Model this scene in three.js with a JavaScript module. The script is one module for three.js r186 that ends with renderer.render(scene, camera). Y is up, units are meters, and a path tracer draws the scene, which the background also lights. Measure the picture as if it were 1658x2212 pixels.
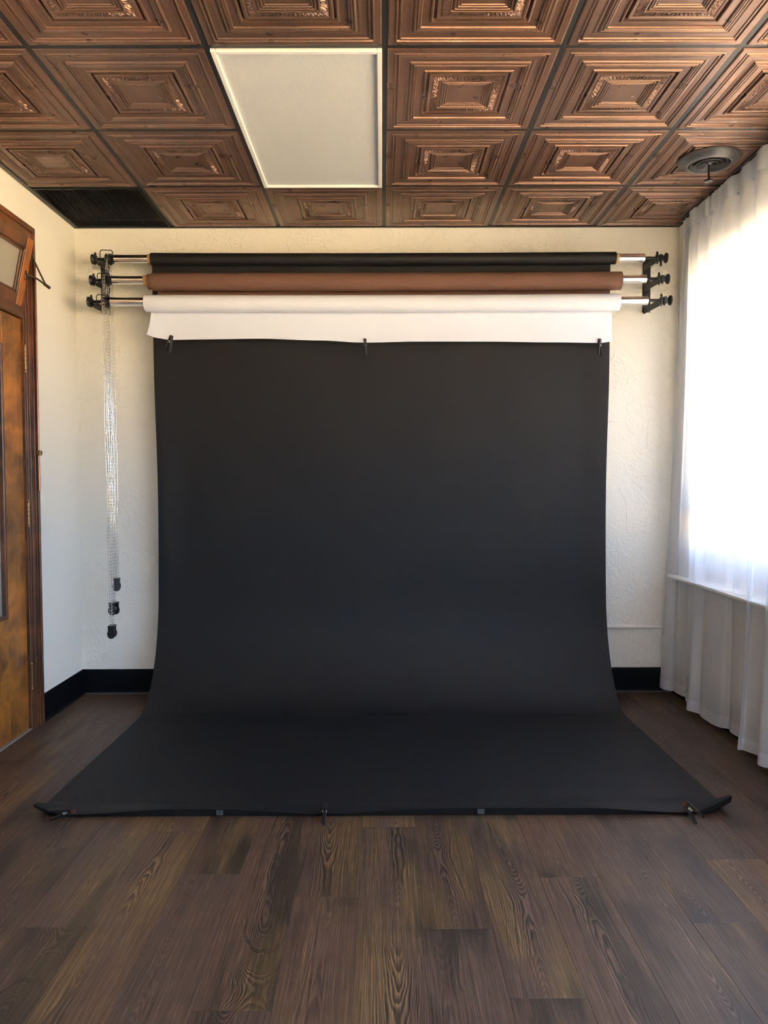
import * as THREE from 'three';
import { mergeGeometries } from 'three/addons/utils/BufferGeometryUtils.js';
import { RoundedBoxGeometry } from 'three/addons/geometries/RoundedBoxGeometry.js';

// ------------------------------------------------------------------ camera, sky, sun, exposure
const scene = new THREE.Scene();
const camera = new THREE.PerspectiveCamera(68.28, 1658 / 2212, 0.05, 600);
camera.rotation.order = 'YXZ';
camera.position.set(0, 1.25, 0);
camera.rotation.set(-0.0392, -0.0024, -0.003);

const renderer = new THREE.WebGLRenderer({ antialias: true });
renderer.toneMapping = THREE.LinearToneMapping;
renderer.toneMappingExposure = 9.6;
renderer.shadowMap.enabled = true;
renderer.shadowMap.type = THREE.PCFSoftShadowMap;

const SKY_POWER = 1.0;
{ // a bright, hazy, slightly blue sky
  const W = 128, H = 64, d = new Float32Array(W * H * 4);
  for (let y = 0; y < H; y++) {
    const e = ((y + 0.5) / H - 0.5) * Math.PI, up = Math.max(0, Math.sin(e)), k = Math.pow(up, 0.55);
    for (let x = 0; x < W; x++) {
      const o = (y * W + x) * 4;
      if (e < 0) { d[o] = 1.0; d[o + 1] = 0.82; d[o + 2] = 0.56; } else {
        d[o] = 0.54 * (1 - k) + 0.75 * k; d[o + 1] = 0.69 * (1 - k) + 1.07 * k; d[o + 2] = 0.89 * (1 - k) + 1.65 * k;
      }
      for (let c = 0; c < 3; c++) d[o + c] *= SKY_POWER;
      d[o + 3] = 1;
    }
  }
  const t = new THREE.DataTexture(d, W, H, THREE.RGBAFormat, THREE.FloatType);
  t.mapping = THREE.EquirectangularReflectionMapping; t.magFilter = t.minFilter = THREE.LinearFilter; t.needsUpdate = true;
  scene.background = t;
}
const sun = new THREE.DirectionalLight(new THREE.Color(1.0, 0.85, 0.53), 19.0);
sun.position.set(-90, 80, -52); sun.target.position.set(20, -5, -40);
sun.castShadow = true; sun.shadow.mapSize.set(2048, 2048);
Object.assign(sun.shadow.camera, { left: -120, right: 120, top: 120, bottom: -120, near: 1, far: 400 });
scene.add(sun, sun.target);

// ------------------------------------------------------------------ helpers
const V = (x, y, z) => new THREE.Vector3(x, y, z);
function rng(seed) { let s = seed >>> 0; return () => { s = (s + 0x6d2b79f5) | 0; let t = Math.imul(s ^ (s >>> 15), 1 | s); t = (t + Math.imul(t ^ (t >>> 7), 61 | t)) ^ t; return ((t ^ (t >>> 14)) >>> 0) / 4294967296; }; }
const PERM = new Float32Array(65536); { const r = rng(77); for (let i = 0; i < 65536; i++) PERM[i] = r() * 2 - 1; }
function noise(x, y) { // value noise, about -1..1
  const xi = Math.floor(x), yi = Math.floor(y), fx = x - xi, fy = y - yi;
  const sx = fx * fx * (3 - 2 * fx), sy = fy * fy * (3 - 2 * fy), a = xi & 255, b = (xi + 1) & 255, c = (yi & 255) << 8, d = ((yi + 1) & 255) << 8;
  const p = PERM[a | c], q = PERM[b | c], r = PERM[a | d], s = PERM[b | d];
  return (p + (q - p) * sx) * (1 - sy) + (r + (s - r) * sx) * sy;
}
const fbm = (x, y, n = 3) => { let s = 0, a = 1, t = 0; for (let i = 0; i < n; i++) { s += a * noise(x, y); t += a; a *= 0.5; x = x * 2.03 + 17.3; y = y * 2.03 + 9.1; } return s / t; };
const sstep = (a, b, x) => { const t = Math.min(1, Math.max(0, (x - a) / (b - a))); return t * t * (3 - 2 * t); };
const mix = (a, b, t) => a + (b - a) * t;

const names = new Map();
function numbered(n) { const k = names.get(n) ?? 0; names.set(n, k + 1); return k ? n + '_' + String(k).padStart(3, '0') : n; }
function shade(o) { o.traverse((m) => { if (m.isMesh) { m.castShadow = true; m.receiveShadow = true; } }); }
function tag(o, label, category, group, kind) { Object.assign(o.userData, { label, category }); if (group) o.userData.group = group; if (kind) o.userData.kind = kind; return o; }
function thing(name, label, category, pos = [0, 0, 0], group) { const g = new THREE.Group(); g.name = numbered(name); g.position.set(...pos); scene.add(g); return tag(g, label, category, group); }
function mesh(name, geos, mat, parent = scene, label) {
  const g = Array.isArray(geos) ? (geos.length === 1 ? geos[0] : mergeGeometries(geos.map(clean))) : geos;
  const m = new THREE.Mesh(g, mat); m.name = parent === scene ? numbered(name) : name; if (label) m.userData.label = label;
  m.castShadow = m.receiveShadow = true; parent.add(m); return m;
}
function clean(g) { let h = g.index ? g.toNonIndexed() : g; for (const k of Object.keys(h.attributes)) if (!['position', 'normal', 'uv'].includes(k)) h.deleteAttribute(k); if (!h.attributes.uv) h.setAttribute('uv', new THREE.BufferAttribute(new Float32Array(h.attributes.position.count * 2), 2)); h.morphAttributes = {}; return h; }
function struct(name, geos, mat, label, category) { const m = mesh(name, geos, mat, scene); m.userData.kind = 'structure'; m.userData.label = label; m.userData.category = category; return m; }
// boxes with uv in metres: u along the grain axis
function uvMetres(g, grain = 'y', ou = 0, ov = 0) {
  const p = g.attributes.position, n = g.attributes.normal, uv = new Float32Array(p.count * 2), ax = { x: 0, y: 1, z: 2 }[grain];
  for (let i = 0; i < p.count; i++) {
    const c = [p.getX(i), p.getY(i), p.getZ(i)], m = [Math.abs(n.getX(i)), Math.abs(n.getY(i)), Math.abs(n.getZ(i))];
    const o = [0, 1, 2].filter((k) => k !== ax); let side = m[o[0]] > m[o[1]] ? o[1] : o[0];
    if (m[ax] > 0.7) { uv[2 * i] = c[o[0]] + ou; uv[2 * i + 1] = c[o[1]] + ov; } else { uv[2 * i] = c[side] + ou; uv[2 * i + 1] = c[ax] + ov; }
  }
  g.setAttribute('uv', new THREE.BufferAttribute(uv, 2)); return g;
}
function box(x0, x1, y0, y1, z0, z1, r = 0, grain) {
  const w = Math.abs(x1 - x0), h = Math.abs(y1 - y0), d = Math.abs(z1 - z0);
  let g = r ? new RoundedBoxGeometry(w, h, d, 2, Math.min(r, w / 2.01, h / 2.01, d / 2.01)) : new THREE.BoxGeometry(w, h, d);
  g = g.index ? g.toNonIndexed() : g;
  g.translate((x0 + x1) / 2, (y0 + y1) / 2, (z0 + z1) / 2);
  return grain ? uvMetres(g, grain) : g;
}
function rod(a, b, r, seg = 14, r2 = r) {
  const d = b.clone().sub(a), g = new THREE.CylinderGeometry(r2, r, d.length(), seg);
  g.applyQuaternion(new THREE.Quaternion().setFromUnitVectors(V(0, 1, 0), d.clone().normalize())); g.translate((a.x + b.x) / 2, (a.y + b.y) / 2, (a.z + b.z) / 2); return g;
}
function tube(pts, r, seg = 40, rad = 8, closed = false, tension = 0.5) { return new THREE.TubeGeometry(new THREE.CatmullRomCurve3(pts, closed, 'catmullrom', tension), seg, r, rad, closed); }
function lathe(pts, axis = 'y', seg = 28) { const g = new THREE.LatheGeometry(pts.map(([r, h]) => new THREE.Vector2(r, h)), seg); if (axis === 'x') g.rotateZ(-Math.PI / 2); if (axis === 'z') g.rotateX(Math.PI / 2); return g; }
function extrude(pts, depth, bevel = 0) { const s = new THREE.Shape(pts.map(([x, y]) => new THREE.Vector2(x, y))); return new THREE.ExtrudeGeometry(s, { depth, bevelEnabled: bevel > 0, bevelSize: bevel, bevelThickness: bevel, bevelSegments: 2, curveSegments: 16 }); }
// surface over a grid: f(i/nu, j/nv) -> [x,y,z]
function sheet(nu, nv, f, uvScale = [1, 1]) {
  const p = [], uv = [], ix = [];
  for (let j = 0; j <= nv; j++) for (let i = 0; i <= nu; i++) { p.push(...f(i / nu, j / nv)); uv.push((i / nu) * uvScale[0], (j / nv) * uvScale[1]); }
  for (let j = 0; j < nv; j++) for (let i = 0; i < nu; i++) { const a = j * (nu + 1) + i, b = a + 1, c = a + nu + 1, d = c + 1; ix.push(a, c, b, b, c, d); }
  const g = new THREE.BufferGeometry(); g.setAttribute('position', new THREE.Float32BufferAttribute(p, 3)); g.setAttribute('uv', new THREE.Float32BufferAttribute(uv, 2)); g.setIndex(ix); g.computeVertexNormals(); return g;
}
function tex(W, H, fn, { srgb = true, rx = 1, ry = 1 } = {}) { // fn(x, y, out) fills out[0..2] with 0..255
  const d = new Uint8Array(W * H * 4), o = [0, 0, 0];
  for (let y = 0; y < H; y++) for (let x = 0; x < W; x++) { fn(x, y, o); const k = (y * W + x) * 4; d[k] = Math.max(0, Math.min(255, o[0])); d[k + 1] = Math.max(0, Math.min(255, o[1])); d[k + 2] = Math.max(0, Math.min(255, o[2])); d[k + 3] = 255; }
  const t = new THREE.DataTexture(d, W, H, THREE.RGBAFormat); t.wrapS = t.wrapT = THREE.RepeatWrapping; t.magFilter = THREE.LinearFilter; t.minFilter = THREE.LinearMipmapLinearFilter; t.generateMipmaps = true;
  if (srgb) t.colorSpace = THREE.SRGBColorSpace; t.repeat.set(rx, ry); t.needsUpdate = true; return t;
}
const std = (o) => new THREE.MeshStandardMaterial(o), phys = (o) => new THREE.MeshPhysicalMaterial(o);

// ------------------------------------------------------------------ room measures (metres; floor at y = 0)
const XL = -1.783, XR = 1.735, ZB = -4.456, ZF = 2.6, YC = 2.739, TILE = 0.6096, GX = 0.0141, GZ = -3.857;

// ------------------------------------------------------------------ materials
// four floor planks in one picture, each 512 x 2048 for 0.19 x 1.22 m
function plankPicture(seed) {
  const r = rng(seed), P = [0, 1, 2, 3].map(() => ({ a: r() * 200, b: r() * 200, cx: (r() - 0.5) * 0.09, d0: 0.004 + r() * 0.02, amp: 0.06 + r() * 0.12, f: 0.6 + r() * 0.7, gold: (r() - 0.5) * 0.6, dark: (r() - 0.5) * 0.5, ring: 0.0052 + r() * 0.003 }));
  return tex(2048, 2048, (x, y, o) => {
    const k = x >> 9, p = P[k], u = ((x & 511) / 512 - 0.5) * 0.19, v = (y / 2048) * 1.22;
    const wob = noise(u * 12 + p.a, v * 3 + p.b) * 0.012 + noise(u * 60 + p.b, v * 9 + p.a) * 0.0022 + noise(u * 190 + p.b, v * 30 + p.a) * 0.0008;
    const dd = p.d0 + p.amp * (0.5 + 0.5 * noise(p.a + v * p.f * 1.5, p.b)) + p.amp * 0.35 * noise(p.b + v * 4, p.a), cu = u - p.cx - 0.03 * noise(v * 2 + p.a, 7.7);
    const rr = Math.sqrt(cu * cu * 3.4 + dd * dd) + wob, ph = rr / p.ring + 1.3 * noise(rr * 55 + p.a, p.b) + 0.25 * noise(u * 70 + p.b, v * 22), s = ph - Math.floor(ph);
    const late = sstep(0.1, 0.75, s) * (1 - sstep(0.86, 1.0, s));
    const strong = 0.35 + 0.65 * sstep(-0.35, 0.45, noise(u * 9 + p.b, v * 2.6 + p.a));
    const fib = noise(u * 420 + p.a, v * 5) * 0.5 + noise(u * 1000 + p.b, v * 18) * 0.5 + 0.9 * sstep(0.45, 0.8, noise(u * 760 + p.b, v * 11 + p.a));
    const patch = fbm(u * 11 + p.a * 3, v * 2.4 + p.b, 3), gold = sstep(0.0, 0.7, fbm(u * 9 + p.b * 2, v * 2.1 + p.a * 2, 2) + p.gold), dark = sstep(0.12, 0.75, patch + p.dark);
    let L = 0.98 + 0.30 * fib + (0.5 - late) * 0.62 * strong * (1 - 0.6 * sstep(0.03, 0.09, Math.abs(cu))); L *= 1 - 0.30 * dark;
    o[0] = L * mix(81, 95, gold); o[1] = L * mix(62, 74, gold); o[2] = L * mix(49, 49, gold);
    if (dark > 0) { o[0] = mix(o[0], o[1] * 1.16, dark * 0.4); }
  });
}
const plankMaps = [plankPicture(11), plankPicture(23)];
const plankMats = [];
for (const map of plankMaps) {
  const bump = map.clone(); bump.colorSpace = THREE.NoColorSpace; bump.needsUpdate = true;
  for (const tint of [[1, 1, 1], [0.86, 0.84, 0.84], [1.1, 1.05, 0.98]]) plankMats.push(phys({ color: new THREE.Color(...tint), map, bumpMap: bump, bumpScale: 0.0006, roughness: 0.46, specularIntensity: 1 }));
}
const M = {};
M.subfloor = std({ color: 0x1b1511, roughness: 0.9 });
{ // knocked-down plaster: flat islands with broken edges
  const t = tex(2048, 2048, (x, y, o) => {
    const u = (x / 2048) * 3.6, v = (y / 2048) * 3.6;
    const wx = noise(u * 9, v * 9) * 0.06 + noise(u * 26 + 4, v * 26) * 0.02, wy = noise(u * 9 + 50, v * 9 + 31) * 0.06 + noise(u * 26 + 71, v * 26 + 8) * 0.02;
    const n = noise((u + wx) * 13, (v + wy) * 11), n2 = noise((u - wy) * 48 + 9, (v + wx) * 44), n3 = noise((u + wy) * 75, (v - wx) * 70);
    const m = sstep(-0.25, 0.35, noise(u * 2.6 + 3, v * 2.6 + 8)), m2 = sstep(-0.1, 0.45, noise(u * 3.7 + 33, v * 3.7 + 18));
    let h = 0.45 + 0.20 * sstep(-0.03, 0.03, n) * m + 0.2 * (Math.exp(-(n2 * n2) / 0.012)) * m2 + 0.16 * sstep(-0.05, 0.05, n3 - 0.25) * m2 + 0.14 * Math.exp(-(n3 * n3) / 0.01) * m + 0.05 * noise(u * 160, v * 160);
    o[0] = o[1] = o[2] = h * 255;
  }, { srgb: false, rx: 1 / 3.6, ry: 1 / 3.6 });
  M.plaster = std({ color: new THREE.Color(0.81, 0.79, 0.70), roughness: 0.75, bumpMap: t, bumpScale: 0.0072 });
  const s = tex(512, 512, (x, y, o) => { o[0] = o[1] = o[2] = 128 + 60 * fbm(x / 40, y / 40, 3) + 30 * noise(x / 5, y / 5); }, { srgb: false, rx: 1, ry: 1 });
  M.paint = std({ color: new THREE.Color(0.83, 0.81, 0.72), roughness: 0.6, bumpMap: s, bumpScale: 0.0006 });
  M.trimPaint = std({ color: new THREE.Color(0.80, 0.77, 0.70), roughness: 0.5 });
}
{ // pressed copper-finished ceiling tiles
  const t = tex(512, 512, (x, y, o) => { const n = fbm(x / 60, y / 9, 3), m = fbm(x / 90 + 40, y / 90, 3), s = noise(x / 3, y / 3); const L = 1 + 0.03 * n + 0.09 * m + 0.04 * s; o[0] = 142 * L; o[1] = 114 * L - 4 * m; o[2] = 101 * L - 6 * m; });
  const rt = tex(256, 256, (x, y, o) => { o[0] = o[2] = 0; o[1] = 195 + 45 * fbm(x / 30, y / 30, 3); }, { srgb: false });
  M.copper = phys({ map: t, roughnessMap: rt, roughness: 0.40, metalness: 0.6, color: new THREE.Color(0.85, 0.78, 0.72) });
}
M.gridBar = std({ color: new THREE.Color(0.016, 0.016, 0.017), roughness: 0.4 });
M.plenum = std({ color: new THREE.Color(0.05, 0.04, 0.035), roughness: 0.9 });
M.base = phys({ color: new THREE.Color(0.0015, 0.0017, 0.0028), roughness: 0.55, specularIntensity: 0.35 });
M.blackPlastic = std({ color: new THREE.Color(0.010, 0.010, 0.011), roughness: 0.33 });
M.blackMetal = std({ color: new THREE.Color(0.012, 0.012, 0.013), roughness: 0.42, metalness: 0.2 });
M.ventBlack = std({ color: new THREE.Color(0.004, 0.004, 0.004), roughness: 0.6 });
M.chrome = std({ color: new THREE.Color(0.86, 0.84, 0.80), roughness: 0.12, metalness: 1 });
M.steel = std({ color: new THREE.Color(0.82, 0.82, 0.80), roughness: 0.3, metalness: 0.85 });
M.chain = std({ color: new THREE.Color(0.74, 0.73, 0.70), roughness: 0.14, metalness: 1 });
M.darkBronze = std({ color: new THREE.Color(0.10, 0.075, 0.055), roughness: 0.4, metalness: 0.7 });
M.brass = std({ color: new THREE.Color(0.27, 0.165, 0.07), roughness: 0.38, metalness: 0.9 });
M.paperBlack = phys({ color: new THREE.Color(0.0094, 0.0096, 0.0102), roughness: 0.60, specularIntensity: 0.6 });
M.paperBrown = phys({ color: new THREE.Color(0.158, 0.080, 0.054), roughness: 0.85 });
M.paperWhite = phys({ color: new THREE.Color(0.73, 0.77, 0.85), roughness: 0.85 });
M.card = std({ color: new THREE.Color(0.42, 0.27, 0.13), roughness: 0.85 });
M.tape = std({ color: new THREE.Color(0.055, 0.055, 0.058), roughness: 0.6 });
M.whiteMetal = std({ color: new THREE.Color(0.78, 0.78, 0.76), roughness: 0.4 });
{ // old varnished door wood
  const make = (a, b, c) => tex(1024, 1024, (x, y, o) => {
    const u = x / 1024, v = y / 1024, w = fbm(u * 6, v * 4, 3), fl = fbm(u * 5 + w * 0.8, v * 14 + w * 2, 3), f = noise(u * 260, v * 8) * 0.5 + noise(u * 90 + w * 6, v * 5) * 0.5, s = noise(u * 3.2, v * 3.2);
    const L = 1 + 0.12 * f + 0.46 * fl + 0.30 * s; o[0] = a * L; o[1] = b * L - 4 * s; o[2] = c * L - 5 * fl;
  });
  M.doorWood = phys({ map: make(146, 93, 40), roughness: 0.38, clearcoat: 0.25, clearcoatRoughness: 0.25 });
  M.trimWood = phys({ map: make(92, 54, 32), roughness: 0.34, clearcoat: 0.4, clearcoatRoughness: 0.2 });
  M.railWood = phys({ map: make(102, 62, 36), roughness: 0.4, clearcoat: 0.2, clearcoatRoughness: 0.3 });
  M.stileWood = phys({ map: make(170, 98, 40), roughness: 0.38, clearcoat: 0.2, clearcoatRoughness: 0.3 });
}
{ // obscure glass with a fine woven pattern, and the prismatic lens of the ceiling light
  const w = tex(256, 256, (x, y, o) => { const a = Math.sin((x / 256) * Math.PI * 32) * Math.sin((y / 256) * Math.PI * 32); o[0] = o[1] = o[2] = 128 + 100 * a + 25 * noise(x / 6, y / 6); }, { srgb: false, rx: 12, ry: 12 });
  M.obscure = phys({ color: new THREE.Color(0.50, 0.47, 0.38), roughness: 0.35, bumpMap: w, bumpScale: 0.0012, transmission: 0.25, thickness: 0 });
  const p = tex(256, 256, (x, y, o) => { const i = (x % 32) - 16, j = ((y + (Math.floor(x / 32) % 2) * 16) % 32) - 16, r = Math.sqrt(i * i + j * j) / 16; o[0] = o[1] = o[2] = 255 * Math.max(0, 1 - r); }, { srgb: false, rx: 26, ry: 26 });
  M.lens = phys({ color: new THREE.Color(0.65, 0.67, 0.67), roughness: 0.5, bumpMap: p, bumpScale: 0.0012 });
}
M.sheer = phys({ color: new THREE.Color(0.81, 0.84, 0.89), roughness: 0.60, transmission: 0.45, thickness: 0, specularIntensity: 0.15, side: THREE.DoubleSide });
M.sheerHem = phys({ color: new THREE.Color(0.82, 0.85, 0.92), roughness: 0.8, transmission: 0.5, thickness: 0, specularIntensity: 0.15, side: THREE.DoubleSide });
M.pane = phys({ color: 0xffffff, roughness: 0, transmission: 1, thickness: 0, ior: 1.45 });
M.winFrame = std({ color: new THREE.Color(0.78, 0.79, 0.80), roughness: 0.45 });
M.blind = std({ color: new THREE.Color(0.62, 0.60, 0.56), roughness: 0.6 });

// ------------------------------------------------------------------ floor: planks running away from the camera
{
  const fl = struct('floor', [box(-3.4, XR + 0.2, -0.2, -0.006, ZB - 0.2, ZF + 0.2)], M.subfloor, 'dark brown wood plank floor of the studio', 'floor');
  const r = rng(5), W = 0.19, L = 1.22, x0 = -0.076, joints = { '-1': -2.232, '-2': -1.742, '-3': -2.37, '-4': -2.665, '-5': -2.084, 0: -2.692, 1: -2.068, 2: -1.782, 3: -2.34, 4: -2.9, 5: -2.091, 6: -2.45, '-6': -2.55 };
  for (let c = -9; c <= 9; c++) {
    const a = Math.max(XL, x0 + c * W), b = Math.min(XR, x0 + (c + 1) * W); if (b - a < 0.01) continue;
    const j = joints[c] ?? -1.3 - r() * L; let z = j; while (z > ZB) z -= L;
    for (; z < ZF; z += L) {
      const z0 = Math.max(z, ZB), z1 = Math.min(z + L, ZF); if (z1 - z0 < 0.02) continue;
      const hw = (b - a) / 2 - 0.0001, hl = (z1 - z0) / 2 - 0.0001, ch = 0.0009;
      // top face, four chamfers
      const P = [[-hw, -0.0009, -hl], [hw, -0.0009, -hl], [hw, -0.0009, hl], [-hw, -0.0009, hl], [-hw + ch, 0, -hl + ch], [hw - ch, 0, -hl + ch], [hw - ch, 0, hl - ch], [-hw + ch, 0, hl - ch]];
      const F = [[4, 7, 6], [4, 6, 5], [0, 4, 5], [0, 5, 1], [1, 5, 6], [1, 6, 2], [2, 6, 7], [2, 7, 3], [3, 7, 4], [3, 4, 0]];
      const pos = [], uv = [], k = Math.floor(r() * 4), flip = r() < 0.5, mir = r() < 0.5, off = (z0 - z) / L;
      for (const f of F) for (const q of f) {
        const p = P[q]; pos.push(...p); let u = (p[0] + (x0 + c * W < a ? W / 2 - hw : 0) + W / 2) / W, v = (p[2] + hl) / L + off; if (mir) u = 1 - u; if (flip) v = 1 - v;
        uv.push((k + 0.01 + 0.98 * Math.min(1, Math.max(0, u))) / 4, v);
      }
      const g = new THREE.BufferGeometry(); g.setAttribute('position', new THREE.Float32BufferAttribute(pos, 3)); g.setAttribute('uv', new THREE.Float32BufferAttribute(uv, 2)); g.computeVertexNormals();
      const m = mesh('floor_plank', g, plankMats[Math.floor(r() * plankMats.length)], fl); m.position.set((a + b) / 2, 0, (z0 + z1) / 2);
    }
  }
}
// ------------------------------------------------------------------ walls
function wallWithHoles(z0, z1, y0, y1, holes, x, thick) { // wall in the z-y plane, from x going outwards by thick
  const s = new THREE.Shape([[z0, y0], [z1, y0], [z1, y1], [z0, y1]].map(([a, b]) => new THREE.Vector2(a, b)));
  for (const [a, b, c, d] of holes) s.holes.push(new THREE.Path([[a, c], [a, d], [b, d], [b, c]].map(([p, q]) => new THREE.Vector2(p, q))));
  const g = new THREE.ExtrudeGeometry(s, { depth: Math.abs(thick), bevelEnabled: false });
  // shape x -> world z, shape y -> y, depth -> x
  const p = g.attributes.position; for (let i = 0; i < p.count; i++) { const a = p.getX(i), b = p.getY(i), c = p.getZ(i); p.setXYZ(i, x + (thick < 0 ? c - Math.abs(thick) : c), b, a); }
  const ix = []; for (let i = 0; i < p.count; i += 3) ix.push(i, i + 2, i + 1); g.setIndex(ix); const h = g.toNonIndexed(); h.computeVertexNormals(); return uvMetres(h, 'y');
}
const TOP = YC + 0.2;
struct('wall_back', [box(XL - 0.2, XR + 0.3, -0.2, TOP, ZB - 0.2, ZB, 0, 'y')], M.plaster, 'cream plaster wall with a rough trowelled texture behind the backdrops', 'wall');
const DZ0 = -3.80, DZ1 = -2.92, DTOP = 2.445; // door opening with transom
struct('wall_left', [wallWithHoles(ZB - 0.2, ZF + 0.2, -0.2, TOP, [[DZ0, DZ1, 0, DTOP]], XL, -0.14)], M.paint, 'smooth cream wall with the wooden door', 'wall');
const WIN = [[-4.27, -2.47], [-2.37, -0.52], [-0.42, 1.48]], WY0 = 0.71, WY1 = 2.64;
struct('wall_right', [wallWithHoles(ZB - 0.2, ZF + 0.2, -0.2, TOP, WIN.map(([a, b]) => [a, b, WY0, WY1]), XR, 0.16)], M.paint, 'cream wall with the windows behind the sheer curtain', 'wall');
const ADDED_WIN = [[0.05, 1.55]];  // unseen window added behind the camera to raise the light in the room
struct('wall_front', [wallWithHoles(-XR - 0.3, -XL + 0.2, -0.2, TOP, ADDED_WIN.map(([a, b]) => [-b, -a, WY0, WY1]), 0, 0.16).rotateY(-Math.PI / 2).translate(0, 0, ZF)], M.paint, 'cream wall behind the camera with a window added for more light', 'wall');
{ // dim corridor behind the door
  struct('wall_corridor', [box(-3.4, -3.2, -0.2, TOP, ZB - 0.2, ZF + 0.2), box(-3.4, XL - 0.14, -0.2, TOP, ZB - 0.2, ZB), box(-3.4, XL - 0.14, -0.2, TOP, ZF, ZF + 0.2)], M.paint, 'corridor walls beyond the glazed door', 'wall');
}
// baseboards: black coved vinyl
function baseProfile(len) { // profile in (out, y), extruded along length
  return extrude([[0, 0], [0.017, 0], [0.016, 0.003], [0.0095, 0.008], [0.006, 0.018], [0.0045, 0.13], [0.0035, 0.143], [0, 0.145]], len);
}
{
  const b = baseProfile(XR - XL), q = b.attributes.position;
  for (let i = 0; i < q.count; i++) { const o = q.getX(i), y = q.getY(i), l = q.getZ(i); q.setXYZ(i, XL + l, y, ZB + o); }
  b.computeVertexNormals(); struct('baseboard_back', [b], M.base, 'tall black vinyl baseboard along the back wall', 'baseboard');
  const l = baseProfile(-3.89 - ZB), lp = l.attributes.position; for (let i = 0; i < lp.count; i++) { const o = lp.getX(i), y = lp.getY(i), k = lp.getZ(i); lp.setXYZ(i, XL + o, y, -3.89 - k); } l.computeVertexNormals();
  const l2 = baseProfile(ZF + 2.83), l2p = l2.attributes.position; for (let i = 0; i < l2p.count; i++) { const o = l2p.getX(i), y = l2p.getY(i), k = l2p.getZ(i); l2p.setXYZ(i, XL + o, y, ZF - k); } l2.computeVertexNormals();
  struct('baseboard_left', [l, l2], M.base, 'tall black vinyl baseboard beside the wooden door', 'baseboard');
  const r = baseProfile(ZF - ZB), rp = r.attributes.position; for (let i = 0; i < rp.count; i++) { const o = rp.getX(i), y = rp.getY(i), k = rp.getZ(i); rp.setXYZ(i, XR - o, y, ZB + k); } r.computeVertexNormals();
  struct('baseboard_right', [r], M.base, 'tall black vinyl baseboard under the windows', 'baseboard');
  const t = rod(V(1.15, 0.389, ZB + 0.008), V(XR, 0.389, ZB + 0.008), 0.0105, 12); struct('trim_1', [t, box(1.15, XR, 0.3785, 0.3995, ZB, ZB + 0.008)], M.trimPaint, 'thin painted conduit low on the back wall', 'conduit');
}
struct('trim_2', [box(XL + 0.02, XR - 0.02, 0, 0.010, ZB + 0.0172, ZB + 0.024, 0.002)], std({ color: new THREE.Color(0.075, 0.072, 0.072), roughness: 0.4 }), 'thin grey strip standing in for the highlight along the foot of the back baseboard', 'trim');  // added strip, its grey stands in for the highlight on the baseboard toe
// ------------------------------------------------------------------ ceiling
const colX = (k) => GX + k * TILE, rowZ = (k) => GZ + k * TILE; // grid lines
const ceiling = struct('ceiling', [box(-3.4, XR + 0.3, YC + 0.05, TOP, ZB - 0.2, ZF + 0.2)], M.plenum, 'dropped ceiling of pressed copper-coloured tiles in a black grid', 'ceiling');
{
  const B = 0.012, yb = YC - 0.002, x0 = XL + 0.002, x1 = XR - 0.002, z0 = ZB + 0.002, z1 = ZF - 0.002;
  for (let k = -2; k <= 2; k++) mesh('ceiling_grid_bar', box(colX(k) - B, colX(k) + B, yb, YC + 0.04, z0, z1), M.gridBar, ceiling);
  for (let j = 0; rowZ(j) < ZF - 0.03; j++) for (let k = -3; k <= 2; k++) {
    if (k === -1 && j === 1) continue; // the long light covers this tee
    const a = Math.max(x0, colX(k) + B), b = Math.min(x1, colX(k + 1) - B); mesh('ceiling_grid_bar', box(a, b, yb, YC + 0.038, rowZ(j) - B, rowZ(j) + B), M.gridBar, ceiling);
  }
  const E = 0.024;
  for (const [a, b, c, d] of [[x0, x0 + E, z0, z1], [x1 - 0.036, x1, z0, z1], [x0, x1, z0, z0 + 0.014], [x0, x1, z1 - E, z1]]) mesh('ceiling_edge_trim', [box(a, b, yb - 0.008, YC + 0.012, c, d)], M.gridBar, ceiling);
}
// one pressed tile: square rings after a profile, [distance in from the edge as a share of the half width, drop in mm]
const PROFILE = [[0, -12], [0.0, 2], [0.010, 5], [0.020, 6], [0.080, 6], [0.086, 10], [0.098, 10], [0.105, 3], [0.124, 3], [0.130, 8], [0.142, 8], [0.148, 3], [0.215, 2], [0.245, 4], [0.262, 2], [0.270, 2], [0.278, 8], [0.290, 12], [0.301, 12], [0.306, 9], [0.314, 9], [0.319, 13], [0.331, 13], [0.336, 10], [0.344, 10], [0.349, 12], [0.360, 11], [0.366, 4],
  [0.452, 4], [0.459, 10], [0.474, 12], [0.484, 10], [0.489, -2], [0.512, -2], [0.518, 11], [0.526, 13], [0.552, 12], [0.558, 9], [0.568, 9], [0.573, 11], 'orn', [0.652, 13], [0.658, 16], [0.670, 15], [0.674, 10], [0.690, 11], [0.694, 15], [0.706, 15], [0.710, 10], [0.724, 10], [0.728, 14], [0.740, 13], [0.745, 9], [0.756, 9], [0.760, 12], [0.768, 11], [0.773, 7], [1.0, 7]];
const RELIEF = 0.00078; // metres of drop per step of the profile
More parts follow.
